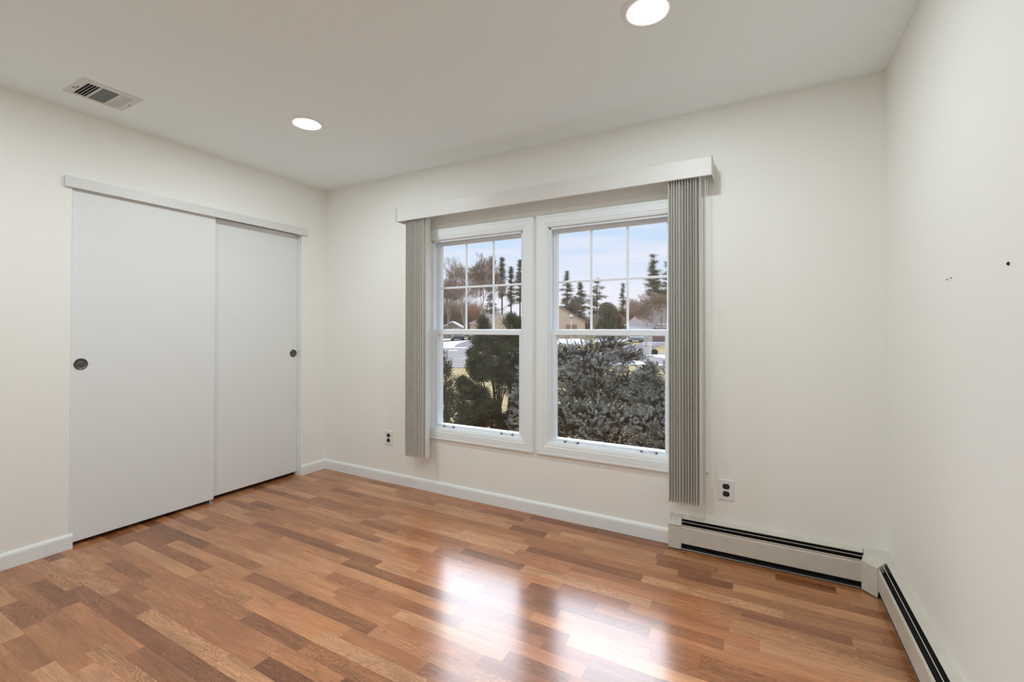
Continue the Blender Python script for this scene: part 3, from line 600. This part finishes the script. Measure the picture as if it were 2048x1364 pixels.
# ------------------------------------------------------------------ ground, road, driveways, snow
tag(MB().box(-260, 160, YB + T + .02, 320, G - .5, G).build('lawn', M['lawn']), 'straw-coloured winter lawn outside the windows', 'lawn', kind='structure')
def patch(pix, z0, z1, name, m_, label, cat, kind=None):
    pts = [on_ground(u, v) for u, v in pix]; mb = MB(); n = len(pts)
    mb.add([(p.x, p.y, z0) for p in pts] + [(p.x, p.y, z1) for p in pts], [tuple(range(n)), tuple(range(2 * n - 1, n - 1, -1))] + [(i, n + i, n + (i + 1) % n, (i + 1) % n) for i in range(n)])
    return tag(mb.build(name, m_), label, cat, kind=kind)
patch([(600, 739), (880, 737), (960, 735), (1120, 733), (1250, 732), (1400, 729.5), (1700, 727), (1700, 716), (1400, 710), (1280, 704), (1120, 700), (940, 697), (600, 697)], G, G + .02, 'road', M['asphalt'], 'grey asphalt street crossing behind the shrubs', 'road', 'structure')
patch([(600, 719.5), (960, 719), (1100, 717), (1100, 716), (960, 718), (600, 718.3)], G + .02, G + .03, 'road_marking', M['kerb'], 'pale line along the middle of the street', 'road marking', 'structure')
patch([(600, 698), (1100, 698), (1100, 696.3), (600, 696)], G, G + .08, 'kerb', M['snow'], 'pale kerb at the far side of the street', 'kerb', 'structure')
patch([(905, 696), (985, 696.2), (1004, 681), (955, 678.5), (925, 684)], G, G + .02, 'driveway', M['asphalt2'], 'dark asphalt driveway behind the street in the left window', 'driveway', 'structure')
patch([(1225, 704.5), (1262, 694), (1282, 685.5), (1340, 685), (1345, 686.5), (1318, 692), (1290, 703), (1285, 707.5)], G, G + .025, 'driveway', M['asphalt2'], 'purple-grey driveway leading to the white garage', 'driveway', 'structure')
SN = [([(700, 695), (906, 696), (914, 689), (925, 685), (955, 677.5), (990, 679), (990, 678), (700, 678.5)], 'old snow lying beside the driveway in the left window'),
      ([(980, 685), (946, 684), (948, 681.5), (984, 680.5), (998, 682)], 'small snow patch by the far end of the left driveway'),
      ([(895, 703), (915, 703), (916, 701.5), (896, 701.6)], 'sliver of snow lying on the street'),
      ([(1115, 690), (1175, 690), (1180, 684), (1165, 678), (1112, 678)], 'broad snow field in front of the tan house'),
      ([(1190, 684), (1250, 684), (1255, 679), (1215, 678), (1190, 678)], 'grey snow bank left of the parked truck'),
      ([(1243, 701), (1258, 697), (1268, 692), (1256, 690), (1246, 692)], 'snow wedge at the driveway edge beside the russet box'),
      ([(1245, 731.5), (1290, 731.8), (1305, 728), (1287, 724), (1264, 720.5), (1255, 724)], 'bright snow mound on the near verge of the street'),
      ([(1292, 712), (1331, 718.5), (1420, 720), (1420, 714), (1335, 712), (1306, 710.5)], 'snow strip right of the pale mailbox pier'),
      ([(1318, 733), (1420, 733), (1420, 730), (1316, 731)], 'thin snow strip on the lawn at the right window edge'),
      ([(1284, 686), (1345, 686), (1345, 684.6), (1284, 684.6)], 'thin snow line before the white garage')]
for P_, lb in SN: patch(P_, G, G + .06, 'snow', M['snow'], lb, 'snow', 'stuff')

# ------------------------------------------------------------------ distant trees
def bare_tree(u, vbase, dep, vtop, wpx, seed, m_, label, levels=7, trunk=.022, lean=0.0, name='bare_tree', fork=3, group='bare trees beyond the street', low=.12):
    rng = random.Random(seed); b = ground_at(u, dep); Ht = px_h(vtop, dep) - G; Wr = wpx * dep / F_PX; o = empty(name, b, label, 'tree', group)
    seg = {0: ([], [], [], []), 1: ([], [], [], [])}
    def grow(p, d, L, r, k):
        S = seg[0 if k >= levels - 1 else 1]; q = p
        for _ in range(2):
            d = (d + Vector((rng.gauss(0, .10), rng.gauss(0, .10), rng.gauss(.02, .06)))).normalized(); n_ = q + d * L / 2
            S[0].append(tuple(q)); S[1].append(tuple(n_)); S[2].append(max(r, rmin)); S[3].append(max(r * .82, rmin * .8)); q = n_; r *= .82
        if k == 0: return
        for i in range(fork if k > 1 else fork + 1):
            sp = rng.uniform(.16, .62); a = rng.uniform(0, 2 * math.pi); side = Vector((math.cos(a), math.sin(a), 0)) * wr
            nd = (d + side * sp + Vector((0, 0, .14))).normalized()
            grow(p + (q - p) * rng.uniform(.55, 1.0), nd, L * rng.uniform(.66, .86), r * rng.uniform(.6, .75), k - 1)
    rmin = dep * .00016; wr = max(.5, min(2.6, Wr / (Ht * .30))); L0 = Ht * .335
    grow(b, Vector((lean, 0, 1)).normalized(), L0 * (1 - low), Ht * trunk, levels)
    for k, nm in ((0, 'trunk'), (1, 'branches')):
        if seg[k][0]: V, Fc = tubes(*seg[k], 4 if k == 0 else 3); np_mesh(nm, V, Fc, 4, m_, o)
    return o
def pine(u, dep, vtop, wpx, seed, label, clear=.3, m_=None, name='pine_tree', dens=1.0, flat=.12, group='pines beyond the houses'):
    rng = np.random.default_rng(seed); b = ground_at(u, dep); Ht = px_h(vtop, dep) - G; W_ = wpx * dep / F_PX; o = empty(name, b, label, 'tree', group); bn = np.array(b)
    b0, b1, BB, DD = [], [], [], []
    nwh = max(10, int(Ht * 1.15))
    for i in range(nwh):
        t = clear + (1 - clear) * (i + rng.uniform(-.3, .3)) / nwh; z = t * Ht
        prof = min(1, (1 - t) / (1 - clear) * 1.25 + .06) * (.6 + .4 * rng.random()) * (.75 if t < clear + .12 else 1)
        for a in rng.uniform(0, 2 * np.pi, 5):
            L = W_ * prof * rng.uniform(.35, 1.25); d = np.array([math.cos(a), math.sin(a), rng.uniform(-.15, .40)]); s = bn + [0, 0, min(z + rng.normal() * Ht * .022, Ht * .98)]; e = s + d * L
            b0.append(s); b1.append(e); k = max(3, int(L * 5 * dens)); tt = rng.uniform(.3, 1.05, k)[:, None]
            c = s + d * L * tt + rng.normal(size=(k, 3)) * [L * .12, L * .12, .06 + L * .03]; kk = 40
            BB.append(np.repeat(c, kk, 0) + rng.normal(size=(k * kk, 3)) * [.28, .28, .15]); DD.append(rng.normal(size=(k * kk, 3)) * [1, 1, .5] + [0, 0, .3] + d * .8)
    nb = len(b0); V, Fc = tubes([bn, bn + [0, 0, Ht * .5]] + b0, [bn + [0, 0, Ht * .5], bn + [0, 0, Ht]] + b1, [Ht * .012, Ht * .008] + [Ht * .0035] * nb, [Ht * .008, Ht * .002] + [Ht * .0015] * nb, 5); np_mesh('trunk', V, Fc, 4, M['bark'], o)
    B, D = np.concatenate(BB), np.concatenate(DD); V, Fc = blades(B, D, rng.uniform(.12, .26, len(B)), rng.uniform(.04, .08, len(B)), rng); np_mesh('foliage', V, Fc, 4, m_ or M['pine'], o)
    return o
def bush(u, dep, vtop, wpx, seed, label, m_, name='evergreen_bush', cat='bush', n=2600, shape='round', leaf=.3, vb=None, group=None):
    rng = np.random.default_rng(seed); b = ground_at(u, dep); Ht = px_h(vtop, dep) - G; W_ = wpx * dep / F_PX; o = empty(name, b, label, cat, group); bn = np.array(b)
    x = nrm(rng.normal(size=(n, 3))); k = rng.random(n) ** .3
    p = x * k[:, None] * [W_, W_, Ht / 2] + [0, 0, Ht / 2]
    if shape == 'cone': f = np.clip(1.15 - p[:, 2] / Ht, .05, 1)[:, None]; p[:, :2] = x[:, :2] * k[:, None] * W_ * f; p[:, 2] = rng.random(n) * Ht
    D = nrm(x + [0, 0, .6] + rng.normal(size=x.shape) * .3)
    V, Fc = blades(bn + p, D, rng.uniform(.6, 1.2, n) * leaf, rng.uniform(.25, .5, n) * leaf, rng); np_mesh('foliage', V, Fc, 4, m_, o)
    s = MB().tube(b, b + Vector((0, 0, Ht * .6)), max(.02, Ht * .02), n=6).build('stem', M['bark'], o)
    return o

bare_tree(926, 690, 90, 512, 60, 1, M['bare'], 'big leafless tree with spreading twigs left in the left window', levels=8, lean=-.04)
bare_tree(952, 690, 92, 530, 22, 2, M['bare'], 'leafless tree behind the middle panes of the left window', levels=8, lean=.05)
bare_tree(893, 690, 92, 548, 40, 3, M['bare'], 'brownish leafless tree at the left edge of the left window', levels=8)
bare_tree(950, 690, 122, 560, 70, 4, M['bare2'], 'low russet leafless tree behind the left bare trees', levels=6, low=.4)
bare_tree(1160, 690, 114, 590, 34, 5, M['greytwig'], 'grey leafless tree over the tan house roof in the right window', levels=8, low=.2)
bare_tree(1182, 690, 60, 615, 22, 6, M['greytwig'], 'small leafless tree right of the tan house wall', levels=6, low=.2)
bare_tree(1350, 690, 50, 545, 70, 7, M['bare'], 'broad leafless tree leaning left in front of the white garage', levels=8, lean=-.75)
bare_tree(1250, 690, 116, 596, 36, 8, M['bare2'], 'russet leafless tree left of the second vertical bar of the right window', levels=7, low=.5)
bare_tree(1285, 690, 100, 600, 46, 9, M['bare2'], 'russet leafless tree behind the broad bare tree', levels=7, low=.5)
bare_tree(1320, 690, 105, 596, 36, 10, M['bare2'], 'russet leafless tree over the white garage roof', levels=7, low=.5)
bare_tree(1028, 690, 120, 605, 40, 13, M['bare2'], 'low brown leafless tree behind the three slim pines', levels=6, low=.5)
pine(1004, 116, 514, 13, 31, 'slim tall pine, leftmost of three in the left window', clear=.50)
pine(1022, 120, 533, 12, 32, 'slim pine in the middle of three in the left window', clear=.46)
pine(1040, 114, 519, 17, 33, 'slim pine at the right edge of the left window', clear=.46)
pine(980, 118, 575, 26, 34, 'dark pine low behind the bare trees in the left window', clear=.1)
pine(1134, 116, 541, 20, 35, 'pine with a curled top at the left of the right window', clear=.30)
pine(1161, 119, 562, 22, 36, 'round-topped pine over the tan house', clear=.35)
pine(1194, 112, 552, 26, 37, 'layered pine beside the first vertical bar of the right window', clear=.18)
pine(1246, 122, 564, 14, 38, 'narrow distant spruce by the second vertical bar of the right window', clear=.1)
pine(1307, 84, 507, 34, 39, 'large dark pine with a pointed top at the right', clear=.22, dens=1.2)
pine(1336, 90, 520, 34, 40, 'pine half hidden by the right blind stack', clear=.2)
bush(1215, 100, 604, 23, 51, 'dome-shaped dark evergreen tree between the pines', M['evergreen'], name='evergreen_tree', cat='tree', n=22000, leaf=.22)
for i, (u, vt, w_, lb) in enumerate(((1211, 625, 5, 'slim columnar arborvitae, leftmost of the row'), (1219, 622, 6, 'second columnar arborvitae from the left in the row'), (1226, 627, 5, 'third columnar arborvitae in the row'), (1239, 634, 4.5, 'columnar arborvitae standing apart at the right of the row'))):
    bush(u, 84 + 3 * (i % 2), vt, w_, 60 + i, lb, M['evergreen'], name='arborvitae', cat='tree', n=7000, shape='cone', leaf=.2)
for i, (u, w_, vt, m_, lb) in enumerate(((905, 62, 585, 'bare', 'brown thicket behind the shed'), (985, 40, 618, 'evergreen', 'dark hedge behind the tan house roof'), (1275, 45, 598, 'bare2', 'russet thicket behind the driveway'), (1150, 44, 622, 'greytwig', 'grey thicket behind the tan house'), (1330, 40, 596, 'bare2', 'russet thicket behind the white garage'))):
    rng = np.random.default_rng(80 + i); dep = (128, 142, 130, 136, 146)[i]; b = ground_at(u, dep); W_ = w_ * dep / F_PX; Ht = px_h(vt, dep) - G; n = 11000
    x = rng.uniform(-1, 1, n); y = rng.uniform(-1, 1, n); P0 = np.array(b) + np.stack([x * W_, y * 5, rng.random(n) * Ht * .55], 1); dd = nrm(rng.normal(size=(n, 3)) * [.8, .8, .3] + [0, 0, 1])
    P1 = P0 + dd * (Ht * rng.uniform(.2, .5, n) * (1.05 - .45 * x * x))[:, None]
    V, Fc = tubes(P0, P1, np.full(n, .026), np.full(n, .01), 3); tag(np_mesh('thicket', V, Fc, 4, M[m_]), lb, 'thicket')

# ------------------------------------------------------------------ houses, cars and street things
def house(name, u0, u1, dep, v_eave, v_ridge, depth_, m_wall, m_roof, label, gable=False, over=.5):
    a, b = ground_at(u0, dep), ground_at(u1, dep); ex = (b - a); L = ex.length; ex.normalize(); ey = Vector((-ex.y, ex.x, 0)); he, hr = px_h(v_eave, dep) - G, px_h(v_ridge, dep) - G
    o = empty(name, a, label, 'house'); P = lambda x, y, z: a + ex * x + ey * y + Vector((0, 0, z))
    w_ = MB(); D_ = depth_
    if gable:
        w_.add([P(0, 0, 0), P(L, 0, 0), P(L, 0, he), P(L / 2, 0, hr), P(0, 0, he), P(0, D_, 0), P(L, D_, 0), P(L, D_, he), P(L / 2, D_, hr), P(0, D_, he)], [(0, 1, 2, 3, 4), (9, 8, 7, 6, 5), (0, 5, 6, 1), (1, 6, 7, 2), (0, 4, 9, 5)])
        k = (hr - he) / (L / 2); r = MB()
        for s in (0, 1):
            f = (lambda x: x) if s == 0 else (lambda x: L - x)
            r.add([P(f(-over), -over, he - over * k), P(f(L / 2), -over, hr), P(f(L / 2), D_ + over, hr), P(f(-over), D_ + over, he - over * k), P(f(-over), -over, he - over * k + .28), P(f(L / 2), -over, hr + .28), P(f(L / 2), D_ + over, hr + .28), P(f(-over), D_ + over, he - over * k + .28)], [(0, 1, 2, 3), (7, 6, 5, 4), (0, 4, 5, 1), (2, 6, 7, 3), (3, 7, 4, 0), (1, 5, 6, 2)])
    else:
        w_.add([P(0, 0, 0), P(L, 0, 0), P(L, D_, 0), P(0, D_, 0), P(0, 0, he), P(L, 0, he), P(L, D_, he), P(0, D_, he)], [(0, 1, 5, 4), (1, 2, 6, 5), (2, 3, 7, 6), (3, 0, 4, 7), (4, 5, 6, 7)])
        hip = min(D_ / 2, L * .3); r = MB().add([P(-over, -over, he), P(L + over, -over, he), P(L + over, D_ + over, he), P(-over, D_ + over, he), P(hip, D_ / 2, hr), P(L - hip, D_ / 2, hr)], [(0, 1, 5, 4), (2, 3, 4, 5), (1, 2, 5), (3, 0, 4), (0, 3, 2, 1)])
    w_.build('wall', m_wall, o); r.build('roof', m_roof, o)
    def panel(u2, u3, v2, v3, nm, m2, out=.06, z1=None):
        x0 = L * (u2 - u0) / (u1 - u0); x1 = L * (u3 - u0) / (u1 - u0); z0 = px_h(v3, dep) - G if v3 else 0; z1_ = px_h(v2, dep) - G
        MB().add([P(x, y, z) for z in (max(0, z0), z1_) for y in (-out, .02) for x in (x0, x1)], [(0, 2, 3, 1), (4, 5, 7, 6), (0, 1, 5, 4), (2, 6, 7, 3), (0, 4, 6, 2), (1, 3, 7, 5)]).build(nm, m2, o)
    return o, panel
hh, pan = house('tan_house', 940, 1045, 98, 648, 626, 12, M['tan'], M['roof'], 'long tan ranch house with a brown hipped roof in the left window')
pan(985, 996, 652, 663, 'window', M['gdoor2']); pan(1012, 1022, 652, 663, 'window', M['gdoor2'])
main_ = hh; hh, pan = house('front_gable', 986, 1012, 95, 646, 632, 3.5, M['tan'], M['white'], '-', gable=True, over=.35)
for c_ in list(hh.children): c_.name = 'gable_' + c_.name.split('.')[0]; mw_ = c_.matrix_world.copy(); c_.parent = main_; c_.matrix_parent_inverse = Matrix.Translation(-main_.location)
bpy.data.objects.remove(hh)
hh, pan = house('tan_house', 1058, 1170, 96, 644, 612, 14, M['tan'], M['roof'], 'tan house with a wide gable wall in the right window', gable=True, over=.5)
pan(1132, 1154, 649, 672, 'garage_door', M['gdoor'])
hh, pan = house('garden_shed', 884, 924, 98, 656, 645, 5, M['shed'], M['snow'], 'small grey outbuilding with a snow-covered roof', gable=True, over=.6)
hh, pan = house('white_garage', 1296, 1400, 66, 649.5, 600, 12, M['white'], M['roof_grey'], 'white garage with a grey roof by the right edge of the window')
pan(1305, 1350, 656, 683, 'garage_door', M['gdoor2'])
pan(1294, 1402, 647.2, 649.2, 'snowy_gutter', M['snow'], out=.6)
pan(1299, 1303, 663, 683, 'white_door', M['pale'])

def car(u, dep, yaw, m_, label, name='car', L=4.4, Hc=1.45, truck=False):
    b = ground_at(u, dep); b.z = G + .03; o = empty(name, b, label, 'car'); ca, sa = math.cos(yaw), math.sin(yaw); W2 = .88
    P = lambda x, y, z: (b.x + x * ca - y * sa, b.y + x * sa + y * ca, b.z + z)
    h = L / 2
    body = [(-h, .35), (-h + .1, .28), (h - .1, .28), (h, .38), (h - .05, .72), (h - .9, .86), (-h + .25, .92), (-h, .85)]
    MB().prism(body, lambda a, c, t: P(a, t, c), -W2, W2).build('body', m_, o, bevel=.05)
    cab = [(h - 1.25, .85), (h - 1.9, Hc - .03), (h - 2.3, Hc), (-.1 if truck else -h + .85, Hc), (-.25 if truck else -h + .3, .9)]
    MB().prism(cab, lambda a, c, t: P(a, t, c), -W2 + .14, W2 - .14).build('cabin_glass', M['cardark'], o, bevel=.04)
    MB().prism([(x, z + .02) for x, z in cab[1:4]] + [(cab[3][0] + .02, Hc - .06), (cab[1][0], Hc - .07)], lambda a, c, t: P(a, t, c), -W2 + .16, W2 - .16).build('cabin_roof', m_, o)
    for sx in (-h + .75, h - .8):
        for sy in (-W2 + .1, W2 - .1):
            w_ = MB().tube(P(sx, sy - .11, .31), P(sx, sy + .11, .31), .33, n=16).build('wheel', M['tyre'], o)
            MB().tube(P(sx, sy - .118, .31), P(sx, sy + .118, .31), .17, n=12).build('hub_cap', M['heater_metal'], w_)
car(1271, 66, -1.25, M['carred'], 'grey pickup truck parked before the white garage', truck=True, L=5.0, Hc=1.7, name='pickup_truck')
car(914, 84, -.85, M['carwhite'], 'white van parked in front of the outbuilding', L=5.0, Hc=2.0, name='van')
car(915, 74, -.85, M['cardark'], 'dark car parked nearest the left driveway snow')
car(947, 80, -.9, M['cardark'], 'dark car parked at the far end of the left driveway')
# street lamp
b = ground_at(1142.5, 45); r_ = empty('street_lamp', b, 'white post lamp with a white lantern before the tan house', 'street lamp')
zt_ = px_h(634, 45)
MB().tube((b.x, b.y, G), (b.x, b.y, zt_ - .05), .055, .04, n=12).build('post', M['white'], r_, smooth=True)
MB().lathe([(.05, -.12), (.10, -.08), (.06, 0)], (b.x, b.y, zt_ - .02), (0, 0, 1), 12).build('lantern_base', M['cardark'], r_)
MB().lathe([(.08, 0), (.15, .13), (.16, .22), (.0, .34)], (b.x, b.y, zt_ - .02), (0, 0, 1), 14).build('lantern', M['lamp'], r_, smooth=True)
# mailbox pier
b = ground_at(1294.5, 31); r_ = empty('mailbox_pier', b, 'pale square masonry mailbox pier between two round bushes', 'mailbox pier')
zt_ = px_h(687.5, 31); hw = .235
MB().box(b.x - hw, b.x + hw, b.y - hw, b.y + hw, G, zt_ - .05).build('pier', M['pale'], r_, bevel=.01)
MB().box(b.x - hw - .05, b.x + hw + .05, b.y - hw - .05, b.y + hw + .05, zt_ - .05, zt_).build('capstone', M['snow'], r_, bevel=.01)
MB().box(b.x - .06, b.x + .03, b.y - hw - .06, b.y - hw, zt_ - .2, zt_ + .02).tube((b.x - .015, b.y - hw - .03, zt_), (b.x - .015, b.y - hw - .03, zt_ + .36), .045, n=10).build('mailbox', M['pink'], r_)
bush(1281, 31.5, 698, 5.5, 71, 'round clipped bush left of the mailbox pier', M['yew'], name='round_bush', n=1500, leaf=.09)
bush(1308.5, 31.5, 699, 5.5, 72, 'round clipped bush right of the mailbox pier', M['yew'], name='round_bush', n=1500, leaf=.09)
b = ground_at(1241, 46); tag(MB().prism([(-.32, 0), (.32, 0), (.38, .28), (.1, .42), (-.3, .38)], lambda a, c, t: (b.x + a, b.y + t, G + c), -.25, .25).build('crate', M['orange'], bevel=.02), 'russet box lying by the snow at the driveway edge', 'crate')
